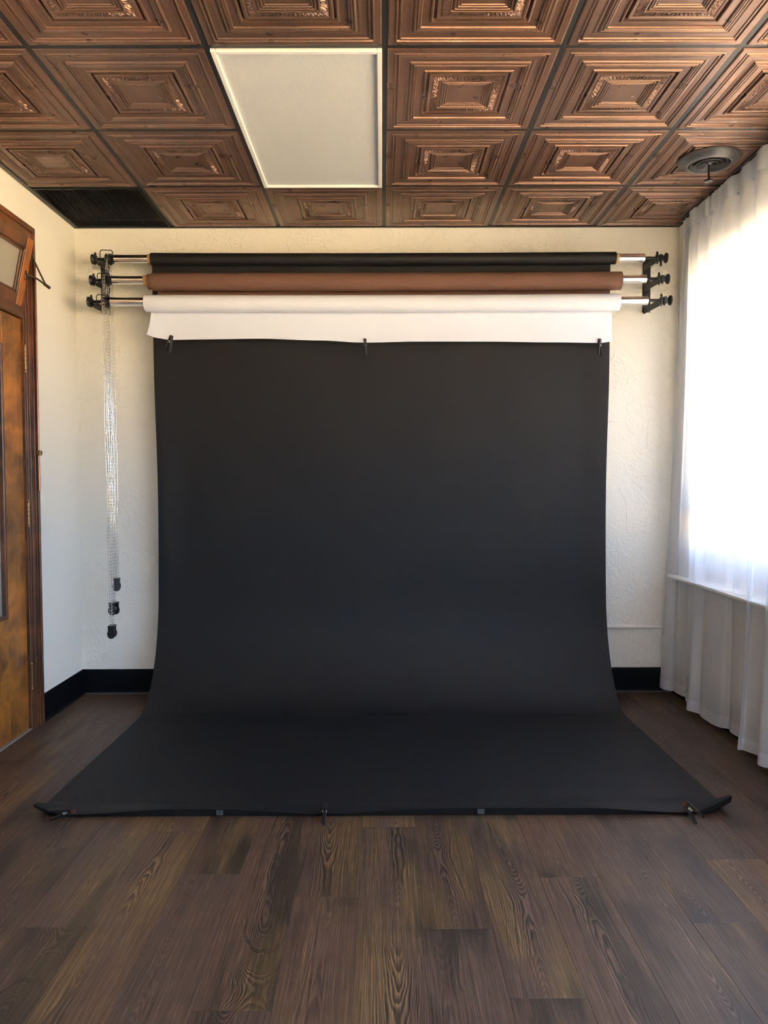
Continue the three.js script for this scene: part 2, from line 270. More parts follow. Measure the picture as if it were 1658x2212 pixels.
function tileGeometry(hx, hz) { // half sizes; y down from 0
  const pos = [], uv = [], tri = (a, b, c) => { for (const p of [a, b, c]) { pos.push(...p); uv.push(p[0] / 0.61 + 0.5, p[2] / 0.61 + 0.5); } };
  const corner = (t, i) => [[-1, -1], [1, -1], [1, 1], [-1, 1]][i].map((s, k) => s * (k ? hz : hx) * (1 - t));
  const quad = (a, b, c, d) => { tri(a, b, c); tri(a, c, d); };
  const ring = (A, B) => { for (let i = 0; i < 4; i++) { const j = (i + 1) % 4, a = corner(A[0], i), b = corner(A[0], j), c = corner(B[0], j), d = corner(B[0], i), ya = -A[1] * RELIEF, yb = -B[1] * RELIEF; quad([a[0], ya, a[1]], [b[0], ya, b[1]], [c[0], yb, c[1]], [d[0], yb, d[1]]); } };
  for (let n = 0; n < PROFILE.length - 1; n++) {
    const A = PROFILE[n], B = PROFILE[n + 1]; if (A === 'orn') continue;
    if (B !== 'orn') { if (B[0] < 1) ring(A, B); else { const c = [0, 1, 2, 3].map((i) => corner(A[0], i)), y = -A[1] * RELIEF; quad(...c.map((q) => [q[0], y, q[1]])); } continue; }
    // carved band of leaves and eggs between A and PROFILE[n + 2]
    const C = PROFILE[n + 2], NR = 5, NS = 96;
    for (let i = 0; i < 4; i++) {
      const at = (r, s) => {
        const t = mix(A[0], C[0], r / NR), a = corner(t, i), b = corner(t, (i + 1) % 4), q = s / NS, w = Math.sin((r / NR) * Math.PI), ph = q * 17;
        const egg = Math.max(0, Math.cos(ph * Math.PI * 2)) * 5 * w, leaf = Math.abs(Math.sin(ph * Math.PI * 4 + r * 1.1)) * 3.4 * w, jit = noise(s * 0.9 + i * 31, r * 1.7 + 5) * 2.4 * (w > 0.01 ? 1 : 0);
        return [mix(a[0], b[0], q), -(mix(A[1], C[1], r / NR) - 4 * w + egg * 0.8 + leaf + jit) * RELIEF, mix(a[1], b[1], q)];
      };
      for (let r = 0; r < NR; r++) for (let s = 0; s < NS; s++) quad(at(r, s), at(r, s + 1), at(r + 1, s + 1), at(r + 1, s));
    }
  }
  const g = new THREE.BufferGeometry(); g.setAttribute('position', new THREE.Float32BufferAttribute(pos, 3)); g.setAttribute('uv', new THREE.Float32BufferAttribute(uv, 2)); return g;
}
function clipX(g, lim, sign) { // keep the side where sign * (x - lim) <= 0
  const p = g.attributes.position, u = g.attributes.uv, P = [], U = [];
  for (let i = 0; i < p.count; i += 3) {
    let poly = [0, 1, 2].map((k) => [p.getX(i + k), p.getY(i + k), p.getZ(i + k), u.getX(i + k), u.getY(i + k)]), out = [];
    for (let k = 0; k < 3; k++) { const a = poly[k], b = poly[(k + 1) % 3], da = sign * (a[0] - lim), db = sign * (b[0] - lim); if (da <= 0) out.push(a); if ((da < 0 && db > 0) || (da > 0 && db < 0)) { const t = da / (da - db); out.push(a.map((q, m) => mix(q, b[m], t))); } }
    for (let k = 1; k + 1 < out.length; k++) for (const q of [out[0], out[k], out[k + 1]]) { P.push(q[0], q[1], q[2]); U.push(q[3], q[4]); }
  }
  const r = new THREE.BufferGeometry(); r.setAttribute('position', new THREE.Float32BufferAttribute(P, 3)); r.setAttribute('uv', new THREE.Float32BufferAttribute(U, 2)); return r;
}
{
  const H = TILE / 2 - 0.0105, flat = (g) => { g.computeVertexNormals(); return g; };
  const whole = flat(tileGeometry(H, H)), left = flat(clipX(tileGeometry(H, H), XL + 0.004 - (colX(-3) + TILE / 2), -1)), right = flat(clipX(tileGeometry(H, H), XR - 0.004 - (colX(2) + TILE / 2), 1));
  const r = rng(91), tints = [[0.80, 0.75, 0.72], [0.75, 0.72, 0.69], [0.84, 0.77, 0.72], [0.77, 0.75, 0.73]].map((c) => { const m = M.copper.clone(); m.color.setRGB(...c); return m; });
  for (let j = 0; j <= 11; j++) for (let k = -3; k <= 2; k++) {
    if (k === -1 && (j === 1 || j === 2)) continue; if (k === -3 && j === 0) continue;
    const z1 = rowZ(j), z0 = j ? rowZ(j - 1) : ZB; if (z0 > ZF - 0.05) continue;
    const m = mesh('ceiling_tile', k === -3 ? left : k === 2 ? right : whole, tints[Math.floor(r() * 4)], ceiling);
    m.position.set(colX(k) + TILE / 2, YC - 0.001 + (r() - 0.5) * 0.003, (z0 + z1) / 2 + (j ? 0 : 0.004)); m.rotation.z = (r() - 0.5) * 0.004; if (j === 0) m.scale.z = 0.97;
    if (j === 11) { m.scale.z = Math.min(1, (ZF - z0) / TILE); m.position.z = (z0 + Math.min(z1, ZF)) / 2; }
  }
}
{ // unlit recessed ceiling light
  const x0 = colX(-1) + 0.010, x1 = colX(0) - 0.010, z0 = rowZ(0) + 0.010, z1 = rowZ(2) - 0.010, y = YC - 0.002;
  const t = thing('ceiling_light', 'white rectangular ceiling light, switched off, in place of two copper tiles', 'ceiling light', [(x0 + x1) / 2, y, (z0 + z1) / 2]);
  const w = (x1 - x0) / 2, d = (z1 - z0) / 2, F = 0.018;
  const bars = [box(-w, -w + F, -0.012, 0.02, -d, d, 0.003), box(w - F, w, -0.012, 0.02, -d, d, 0.003), box(-w + F, w - F, -0.012, 0.02, -d, -d + F * 0.6, 0.003), box(-w + F, w - F, -0.012, 0.02, d - F, d, 0.003)];
  for (const b of bars) mesh('frame_rail', b, M.whiteMetal, t);
  mesh('housing', [box(-w + 0.01, w - 0.01, 0.02, 0.05, -d + 0.01, d - 0.01)], M.whiteMetal, t);
  mesh('diffuser', uvMetres(box(-w + F - 0.004, w - F + 0.004, 0.0, 0.006, -d + F * 0.6 - 0.004, d - F + 0.004), 'z'), M.lens, t);
}
{ // black louvred return grille
  const x0 = XL + 0.02, x1 = colX(-2) - 0.012, z0 = ZB + 0.014, z1 = rowZ(0) - 0.012;
  const t = thing('vent_grille', 'black slatted air grille in the ceiling corner above the door', 'vent', [(x0 + x1) / 2, YC, (z0 + z1) / 2]);
  const w = (x1 - x0) / 2, d = (z1 - z0) / 2;
  mesh('frame', [box(-w, -w + 0.012, -0.008, 0.03, -d, d), box(w - 0.012, w, -0.008, 0.03, -d, d), box(-w + 0.012, w - 0.012, -0.008, 0.03, -d, -d + 0.012), box(-w + 0.012, w - 0.012, -0.008, 0.03, d - 0.012, d)], M.ventBlack, t);
  mesh('backing', box(-w + 0.01, w - 0.01, 0.032, 0.036, -d + 0.01, d - 0.01), M.ventBlack, t);
  const s = []; const n = 40; for (let i = 0; i < n; i++) { const g = new THREE.BoxGeometry(0.0016, 0.022, 2 * d - 0.024); g.rotateZ(0.62); g.translate(mix(-w + 0.018, w - 0.018, i / (n - 1)), 0.008, 0); s.push(g); }
  mesh('louvre', s, std({ color: new THREE.Color(0.022, 0.021, 0.021), roughness: 0.4 }), t).userData.kind = 'stuff';
}
{ // round black ceiling diffuser with its pull knob
  const t = thing('ceiling_diffuser', 'round black air diffuser with concentric rings and a hanging damper knob', 'air vent', [1.505, YC - 0.014, -3.525]);
  const m = std({ color: new THREE.Color(0.075, 0.075, 0.078), roughness: 0.26 });
  mesh('outer_ring', lathe([[0.10, 0.012], [0.135, 0.006], [0.137, 0.000], [0.130, -0.006], [0.108, -0.020], [0.096, -0.026], [0.088, -0.022], [0.084, -0.005], [0.080, 0.012]], 'y', 56), m, t);
  for (const [r, y] of [[0.070, -0.020], [0.050, -0.022], [0.030, -0.024]]) mesh('cone_ring', lathe([[r, y + 0.028], [r + 0.008, y + 0.010], [r + 0.012, y], [r + 0.009, y - 0.001], [r + 0.004, y + 0.009], [r - 0.004, y + 0.028]], 'y', 48), m, t);
  mesh('throat', lathe([[0.001, 0.013], [0.105, 0.013], [0.105, 0.010]], 'y', 40), M.ventBlack, t);
  for (const a of [0.4, 2.5, 4.6]) { const b = new THREE.BoxGeometry(0.08, 0.006, 0.004); b.translate(0.05, -0.004, 0); b.rotateY(a); mesh('spider_arm', b, M.blackMetal, t); }
  mesh('hub', lathe([[0.001, 0.004], [0.014, 0.004], [0.016, -0.012], [0.011, -0.020], [0.001, -0.021]], 'y', 24), m, t);
  mesh('stem', rod(V(0, -0.02, 0), V(0, -0.088, 0), 0.0042, 12), M.blackMetal, t);
  mesh('knob', lathe([[0.001, -0.084], [0.008, -0.086], [0.020, -0.092], [0.0205, -0.097], [0.018, -0.099], [0.001, -0.0985]], 'y', 28), M.blackPlastic, t);
}
// ------------------------------------------------------------------ wooden door, casing, transom
{
  const d = thing('door_1', 'varnished wooden door with an obscure glass panel in the left wall', 'door', [XL, 0, DZ0]); d.userData.kind = 'structure';
  // local: x into the room, z towards the camera from the hinge side
  const xf = -0.012, xb = -0.056, W = DZ1 - DZ0 - 0.008, T = 2.066, S = 0.195, BR = 0.60, TR = 0.15;
  const P = (x0, x1, y0, y1, z0, z1, gr, r = 0.003) => box(x0, x1, y0, y1, z0, z1, r, gr);
  mesh('stile', P(xb, xf, 0.008, T, 0.006, S, 'y'), M.doorWood, d); mesh('stile', P(xb, xf, 0.008, T, W - S, W, 'y'), M.doorWood, d);
  mesh('bottom_rail', P(xb, xf, 0.008, BR, S, W - S, 'z'), M.doorWood, d); mesh('top_rail', P(xb, xf, T - TR, T, S, W - S, 'z'), M.doorWood, d);
  const gl = mesh('glass_panel', uvMetres(box(-0.037, -0.032, BR - 0.005, T - TR + 0.005, S - 0.005, W - S + 0.005), 'y'), M.obscure, d);
  const b = 0.02, q = [P(-0.032, xf + 0.005, BR, T - TR, S, S + b, 'y', 0.006), P(-0.032, xf + 0.005, BR, T - TR, W - S - b, W - S, 'y', 0.006), P(-0.032, xf + 0.005, BR, BR + b, S + b, W - S - b, 'z', 0.006), P(-0.032, xf + 0.005, T - TR - b, T - TR, S + b, W - S - b, 'z', 0.006)];
  for (const g of q) mesh('glazing_bead', g, M.trimWood, d);
  for (const y of [0.272, 1.098, 1.874]) { // bronze butt hinges with ball tips
    const h = mesh('hinge', [rod(V(0.002, y - 0.055, -0.004), V(0.002, y + 0.055, -0.004), 0.0085, 16)], M.brass, d);
    for (const k of [-0.033, -0.011, 0.011, 0.033]) mesh('knuckle_ring', lathe([[0.0085, -0.0015], [0.0096, 0], [0.0085, 0.0015]], 'y', 16).translate(0.002, y + k, -0.004), M.darkBronze, h);
    for (const s of [-1, 1]) mesh('hinge_tip', new THREE.SphereGeometry(0.0088, 14, 10).scale(1, 1.25, 1).translate(0.002, y + s * 0.064, -0.004), M.brass, h);
  }
  const kn = mesh('door_knob', [lathe([[0.001, 0.052], [0.018, 0.05], [0.027, 0.04], [0.026, 0.03], [0.012, 0.022], [0.009, 0], [0.022, 0]], 'x', 28).translate(xf, 1.0, W - 0.07)], M.brass, d);
  mesh('knob_plate', box(xf, xf + 0.003, 0.88, 1.08, W - 0.098, W - 0.042, 0.001), M.brass, d);

  const f = thing('door_frame', 'dark varnished wooden casing and transom bar around the door', 'door frame', [XL, 0, DZ0]); f.userData.kind = 'structure';
  const CW = 0.09, HT = 2.54, OW = DZ1 - DZ0;
  const casing = (z0, z1, out) => { // stepped casing, outer edge at 'out'
    const s = Math.sign(out - (z0 === out ? z1 : z0)); const inn = z0 === out ? z1 : z0;
    const bands = [[0, 0.016, 0.011], [0.016, 0.023, 0.016], [0.023, 0.056, 0.013], [0.056, 0.063, 0.020], [0.063, 0.069, 0.016], [0.069, 0.09, 0.026]];
    return bands.map(([a, b, t]) => box(0, t, 0, HT, inn + s * a, inn + s * b, 0.0025, 'y'));
  };
  mesh('side_casing', casing(-CW, 0, -CW), M.trimWood, f); mesh('side_casing', casing(OW, OW + CW, OW + CW), M.trimWood, f);
  mesh('head_casing', [box(0, 0.020, DTOP, HT - 0.026, -CW + 0.022, OW + CW - 0.022, 0.002, 'z'), box(0, 0.027, HT - 0.026, HT, -CW, OW + CW, 0.003, 'z')], M.railWood, f);
  mesh('jamb', [box(-0.14, 0.0, 0, DTOP, 0.0, 0.006, 0, 'y'), box(-0.09, -0.056, 0, DTOP, 0.006, 0.018, 0, 'y')], M.trimWood, f); mesh('jamb', [box(-0.14, 0.0, 0, DTOP, OW - 0.006, OW, 0, 'y')], M.trimWood, f);
  mesh('head_jamb', box(-0.14, 0, DTOP - 0.012, DTOP, 0.006, OW - 0.006, 0, 'z'), M.trimWood, f);
  mesh('transom_bar', [box(-0.14, 0.004, 2.070, 2.126, 0.006, OW - 0.006, 0.003, 'z'), box(0.0, 0.010, 2.074, 2.088, 0.006, OW - 0.006, 0.003, 'z')], M.trimWood, f);
  mesh('threshold', box(-0.14, 0.002, 0, 0.008, 0.006, OW - 0.006, 0.002, 'z'), std({ color: new THREE.Color(0.24, 0.20, 0.16), roughness: 0.6 }), f);

  // open transom sash, hinged at its bottom, leaning into the room
  const t = thing('transom_window', 'small open transom sash above the door, tilted into the room', 'window', [XL - 0.042, 2.129, DZ0]);
  const th = 0.036, h = 0.338, a = 0.012, e = OW - 0.012, SW = 0.06;
  const tilt = (g) => { g.rotateZ(-0.205); return g; };
  mesh('stile', tilt(box(0, th, 0, h, a - 0.012, a + SW - 0.012, 0.003, 'y')), M.stileWood, t); mesh('stile', tilt(box(0, th, 0, h, e - SW, e, 0.003, 'y')), M.stileWood, t);
  mesh('bottom_rail', tilt(box(0, th - 0.001, 0, SW, a + SW - 0.012, e - SW, 0.003, 'z')), M.railWood, t); mesh('top_rail', tilt(box(0, th - 0.001, h - SW, h, a + SW - 0.012, e - SW, 0.003, 'z')), M.railWood, t);
  mesh('glass', tilt(uvMetres(box(0.012, 0.016, SW - 0.004, h - SW + 0.004, a + SW - 0.016, e - SW + 0.004), 'y')), M.obscure, t);
  const za = a + SW - 0.012;
  for (const [x1, z0, z1] of [[th - 0.002, za, za + 0.012], [th - 0.009, za + 0.012, za + 0.024]]) mesh('glazing_bead', tilt(box(0.016, x1, SW, h - SW, z0, z1, 0.004, 'y')), M.trimWood, t);
  for (const [y0, y1] of [[SW, SW + 0.014], [h - SW - 0.014, h - SW]]) mesh('glazing_bead', tilt(box(0.016, th - 0.006, y0, y1, za + 0.024, e - SW - 0.012, 0.004, 'z')), M.trimWood, t);
  mesh('glazing_bead', tilt(box(0.016, th - 0.004, SW, h - SW, e - SW - 0.014, e - SW, 0.004, 'y')), M.trimWood, t);

  // transom operator: rod on the casing, guide, folding arms
  const o = thing('transom_opener', 'dark metal folding arm and lift rod that props the transom open', 'window opener', [XL, 0, DZ0]);
  mesh('lift_rod', rod(V(0.032, 1.213, -0.066), V(0.032, 2.36, -0.066), 0.0055, 14), std({ color: new THREE.Color(0.30, 0.13, 0.07), roughness: 0.25, metalness: 0.8 }), o);
  const gd = mesh('guide', [box(0.024, 0.046, 1.392, 1.418, -0.079, -0.053, 0.004)], M.brass, o); mesh('guide_screw', new THREE.SphereGeometry(0.005, 10, 8).translate(0.047, 1.405, -0.066), M.brass, gd);
  mesh('sash_bracket', [new THREE.SphereGeometry(0.5, 18, 14).scale(0.014, 0.062, 0.028).translate(0.026, 2.282, 0.024), rod(V(0.016, 2.282, 0.022), V(0.050, 2.278, 0.006), 0.007, 12)], M.darkBronze, o);
  mesh('lower_arm', tube([V(0.026, 2.284, 0.014), V(0.062, 2.272, -0.010), V(0.105, 2.240, -0.030)], 0.0048, 20, 10), M.darkBronze, o);
  mesh('upper_arm', tube([V(0.020, 2.43, -0.022), V(0.060, 2.335, -0.026), V(0.102, 2.242, -0.030)], 0.0042, 20, 10), M.darkBronze, o);
  mesh('elbow_joint', [rod(V(0.092, 2.250, -0.030), V(0.121, 2.228, -0.030), 0.0075, 12)], M.darkBronze, o);
}
// ------------------------------------------------------------------ wall brackets and crossbars of the backdrop system
const AX = [{ y: 2.503, z: -4.285 }, { y: 2.379, z: -4.255 }, { y: 2.251, z: -4.215 }];
function bracket(side) {
  const L = side < 0, xa = L ? -1.634 : 1.523, xb = L ? -1.585 : 1.570, gx = L ? -1.587 : 1.530;
  const t = thing('wall_bracket', L ? 'black steel three-hook wall bracket on the left, behind the hanging chains' : 'black steel three-hook wall bracket beside the curtain', 'bracket', [0, 0, ZB]);
  mesh('wall_plate', [box(xa, xb, 2.238, 2.56, 0, 0.004, 0.0018)], M.blackMetal, t);
  AX.forEach((a, i) => {
    const zf = a.z - ZB, pts = [[0.002, a.y - 0.022], [0.002, a.y + 0.006], [zf - 0.018, a.y + 0.006], [zf - 0.014, a.y - 0.010], [zf, a.y - 0.017], [zf + 0.013, a.y - 0.010], [zf + 0.017, a.y + 0.010], [zf + 0.026, a.y + 0.010], [zf + 0.024, a.y - 0.020], [zf + 0.006, a.y - 0.032]];
    const g = extrude(pts, 0.004, 0.0006), p = g.attributes.position; for (let k = 0; k < p.count; k++) { const z = p.getX(k), y = p.getY(k), x = p.getZ(k); p.setXYZ(k, gx + x, y, z); } g.computeVertexNormals();
    mesh('hook', g, M.blackMetal, t);
  });
  for (const [x, y] of [[0.25, 2.252], [0.75, 2.252], [0.5, 2.318], [0.5, 2.44], [0.5, 2.548]]) mesh('screw', new THREE.SphereGeometry(0.0048, 12, 8).scale(1, 1, 0.5).translate(mix(xa, xb, x), y, 0.005), M.steel, t);
}
bracket(-1); bracket(1);
const ordinal = ['black', 'brown', 'white'];
AX.forEach((a, i) => {
  const t = thing('crossbar', `chrome crossbar tube with black end knobs carrying the ${ordinal[i]} paper roll`, 'crossbar', [0, a.y, a.z]);
  const xl = -1.492 + [0, -0.003, -0.001][i], xr = 1.470 + [0.002, 0.003, -0.001][i];
  mesh('tube', [rod(V(xl, 0, 0), V(xr, 0, 0), 0.0242, 32), rod(V(xl - 0.001, 0, 0), V(xl, 0, 0), 0.019, 24), rod(V(xr, 0, 0), V(xr + 0.001, 0, 0), 0.019, 24)], M.chrome, t);
  for (const s of [-1, 1]) {
    const e = s < 0 ? xl : xr, hx = s < 0 ? -1.585 : 1.532, X = (d) => hx + s * d;
    mesh('axle', rod(V(e, 0, 0), V(X(s > 0 ? 0.056 : 0.022), 0, 0), 0.0085, 16), M.blackMetal, t);
    mesh('wing_nut', [lathe([[0.0085, -0.006], [0.015, -0.006], [0.013, 0.006], [0.0085, 0.006]], 'x', 20).translate(X(0.014), 0, 0), extrude([[-0.006, 0.008], [0.004, 0.008], [0.010, 0.030], [0.003, 0.036], [-0.006, 0.026]], 0.007, 0.001).rotateY(s > 0 ? Math.PI / 2 : -Math.PI / 2).translate(X(0.014) - s * 0.003, 0, 0.002), extrude([[-0.006, -0.008], [0.004, -0.008], [0.010, -0.026], [0.003, -0.031], [-0.006, -0.024]], 0.007, 0.001).rotateY(s > 0 ? Math.PI / 2 : -Math.PI / 2).translate(X(0.014) - s * 0.003, 0, 0.002)], M.blackPlastic, t);
    if (s > 0) mesh('clamp_block', [box(X(0.024), X(0.045), -0.016, 0.014, -0.016, 0.016, 0.003), box(X(0.030), X(0.039), i === 0 ? -0.046 : -0.026, -0.010, -0.006, 0.012, 0.003).rotateX(i * 0.35), box(X(0.026), X(0.043), 0.012, 0.020, -0.010, 0.010, 0.002)], M.blackPlastic, t);
    const kx = s > 0 ? X(0.060) : X(0.026);
    mesh('end_knob', lathe([[0.001, 0.004], [0.012, 0.003], [0.022, 0.007], [0.0275, 0.008], [0.0285, 0.004], [0.026, -0.002], [0.014, -0.009], [0.0095, -0.014], [0.009, -0.022], [0.001, -0.022]], 'x', 32).rotateZ(s < 0 ? Math.PI : 0).translate(kx, 0, 0), M.blackPlastic, t);
    if (s < 0) {
      // chain wheel: two flanges and a toothed drum
      const cx = [-1.528, -1.535, -1.526][i];
      mesh('chain_wheel', [lathe([[0.009, -0.012], [0.030, -0.012], [0.031, -0.009], [0.026, -0.007], [0.026, 0.007], [0.031, 0.009], [0.030, 0.012], [0.009, 0.012]], 'x', 32).translate(cx, 0, 0), rod(V(cx + 0.010, 0, 0), V(xl + 0.004, 0, 0), 0.024, 24), rod(V(cx + 0.012, 0, 0), V(cx + 0.018, 0, 0), 0.030, 24)], M.blackPlastic, t);
      const gy = i ? 0.036 : 0.048, gz = 0.012;
      const pts = [V(cx - 0.042, -0.006, gz), V(cx - 0.042, gy - 0.008, gz), V(cx - 0.034, gy, gz), V(cx + 0.020, gy - 0.002, gz), V(cx + 0.028, gy - 0.010, gz), V(cx + 0.030, -0.020, gz + 0.012), V(cx + 0.028, -0.036, gz + 0.012), V(cx + 0.018, -0.038, gz + 0.012)];
      const path = new THREE.CurvePath(); for (let k = 0; k + 1 < pts.length; k++) path.add(new THREE.LineCurve3(pts[k], pts[k + 1]));
      mesh('chain_guard', new THREE.TubeGeometry(path, 70, 0.0026, 8), M.blackMetal, t);
    }
  }
});
// pull chains over the wheels, each with a pulley weight in its loop
[[0.675, -1.512, 'shortest of the three metal pull chains, its black weight hanging highest'], [0.542, -1.520, 'middle-length metal pull chain, its black weight hanging between the other two'], [0.418, -1.518, 'longest of the three metal pull chains, its black weight hanging lowest']].forEach(([wy, wx, label], i) => {
  const a = AX[i], cx = [-1.528, -1.535, -1.526][i], R = 0.0275, t = thing('pull_chain', label, 'chain', [cx, a.y, a.z], 'pull chains of the backdrop rollers');
  const bx = wx - cx, by = wy - a.y, link = [], P = 0.0185, r = rng(300 + i);
  // path: up the front, over the wheel, down the back, round the weight's pulley
  const rb = 0.012, path = []; const nS = 60;
  for (let k = 0; k <= nS; k++) path.push(V(mix(bx, 0, k / nS) + 0.003 * Math.sin(k * 0.3) * (1 - Math.abs(2 * k / nS - 1)), mix(by, 0, k / nS), mix(rb, R, k / nS)));
  for (let k = 1; k < 14; k++) { const q = (k / 14) * Math.PI; path.push(V(0, R * Math.sin(q), R * Math.cos(q))); }
  for (let k = 0; k <= nS; k++) path.push(V(mix(0, bx, k / nS) + 0.008 * Math.sin((k / nS) * Math.PI), mix(0, by, k / nS), mix(-R, -rb, k / nS)));
  for (let k = 1; k < 8; k++) { const q = (k / 8) * Math.PI; path.push(V(bx, by - rb * Math.sin(q), -rb * Math.cos(q))); }
  const curve = new THREE.CatmullRomCurve3(path, true), len = curve.getLength(), n = Math.round(len / P); curve.arcLengthDivisions = 800; curve.updateArcLengths();
  // one flat wire link, a rung across two rails
  const wv = 0.0062, lv = 0.0115; // half width, half length
  const ringPts = [V(-wv, -lv, 0), V(-wv, lv * 0.75, 0), V(-wv * 0.55, lv, 0.0012), V(wv * 0.55, lv, 0.0012), V(wv, lv * 0.75, 0), V(wv, -lv, 0), V(wv * 0.55, -lv * 1.05, -0.0012), V(-wv * 0.55, -lv * 1.05, -0.0012)];
  const one = clean(new THREE.TubeGeometry(new THREE.CatmullRomCurve3(ringPts, true, 'catmullrom', 0.15), 20, 0.0012, 5, true));
  const mtx = new THREE.Matrix4(), X = V(1, 0, 0);
  for (let k = 0; k < n; k++) {
    const p = curve.getPointAt(k / n), T = curve.getTangentAt(k / n), N = new THREE.Vector3().crossVectors(X, T).normalize(), S = new THREE.Vector3().crossVectors(T, N).normalize();
    const y = (noise(k * 0.35 + i * 50, 3.3) * 1.0), S2 = S.clone().multiplyScalar(Math.cos(y)).addScaledVector(N, Math.sin(y)), N2 = new THREE.Vector3().crossVectors(S2, T);
    mtx.makeBasis(S2, T, N2).setPosition(p); link.push(one.clone().applyMatrix4(mtx));
  }
  mesh('chain_links', link, M.chain, t).userData.kind = 'stuff';
  // weight: two cheek plates round a pulley, boxy top and round bottom
  const cheek = new THREE.Shape(); cheek.moveTo(-0.0175, 0.030); cheek.lineTo(0.0175, 0.030); cheek.lineTo(0.0155, 0.002); cheek.quadraticCurveTo(0.022, -0.006, 0.0205, -0.020); cheek.quadraticCurveTo(0.016, -0.040, 0, -0.040); cheek.quadraticCurveTo(-0.016, -0.040, -0.0205, -0.020); cheek.quadraticCurveTo(-0.022, -0.006, -0.0155, 0.002); cheek.closePath();
  const ck = (z) => new THREE.ExtrudeGeometry(cheek, { depth: 0.006, bevelEnabled: true, bevelSize: 0.0015, bevelThickness: 0.0015, bevelSegments: 2, curveSegments: 10 }).translate(0, 0, z);
  const w = mesh('weight', [ck(0.016), ck(-0.022), box(-0.015, 0.015, 0.020, 0.029, -0.016, 0.016, 0.002), box(-0.0165, -0.012, -0.03, 0.02, -0.016, 0.016, 0.001)], M.blackPlastic, t); w.position.set(bx, by + 0.004, 0); w.rotation.y = [0.3, -0.25, 0.1][i];
  mesh('pulley', lathe([[0.003, -0.008], [0.012, -0.008], [0.0095, 0], [0.012, 0.008], [0.003, 0.008]], 'x', 20).translate(0, -0.008, 0), M.steel, w);
});
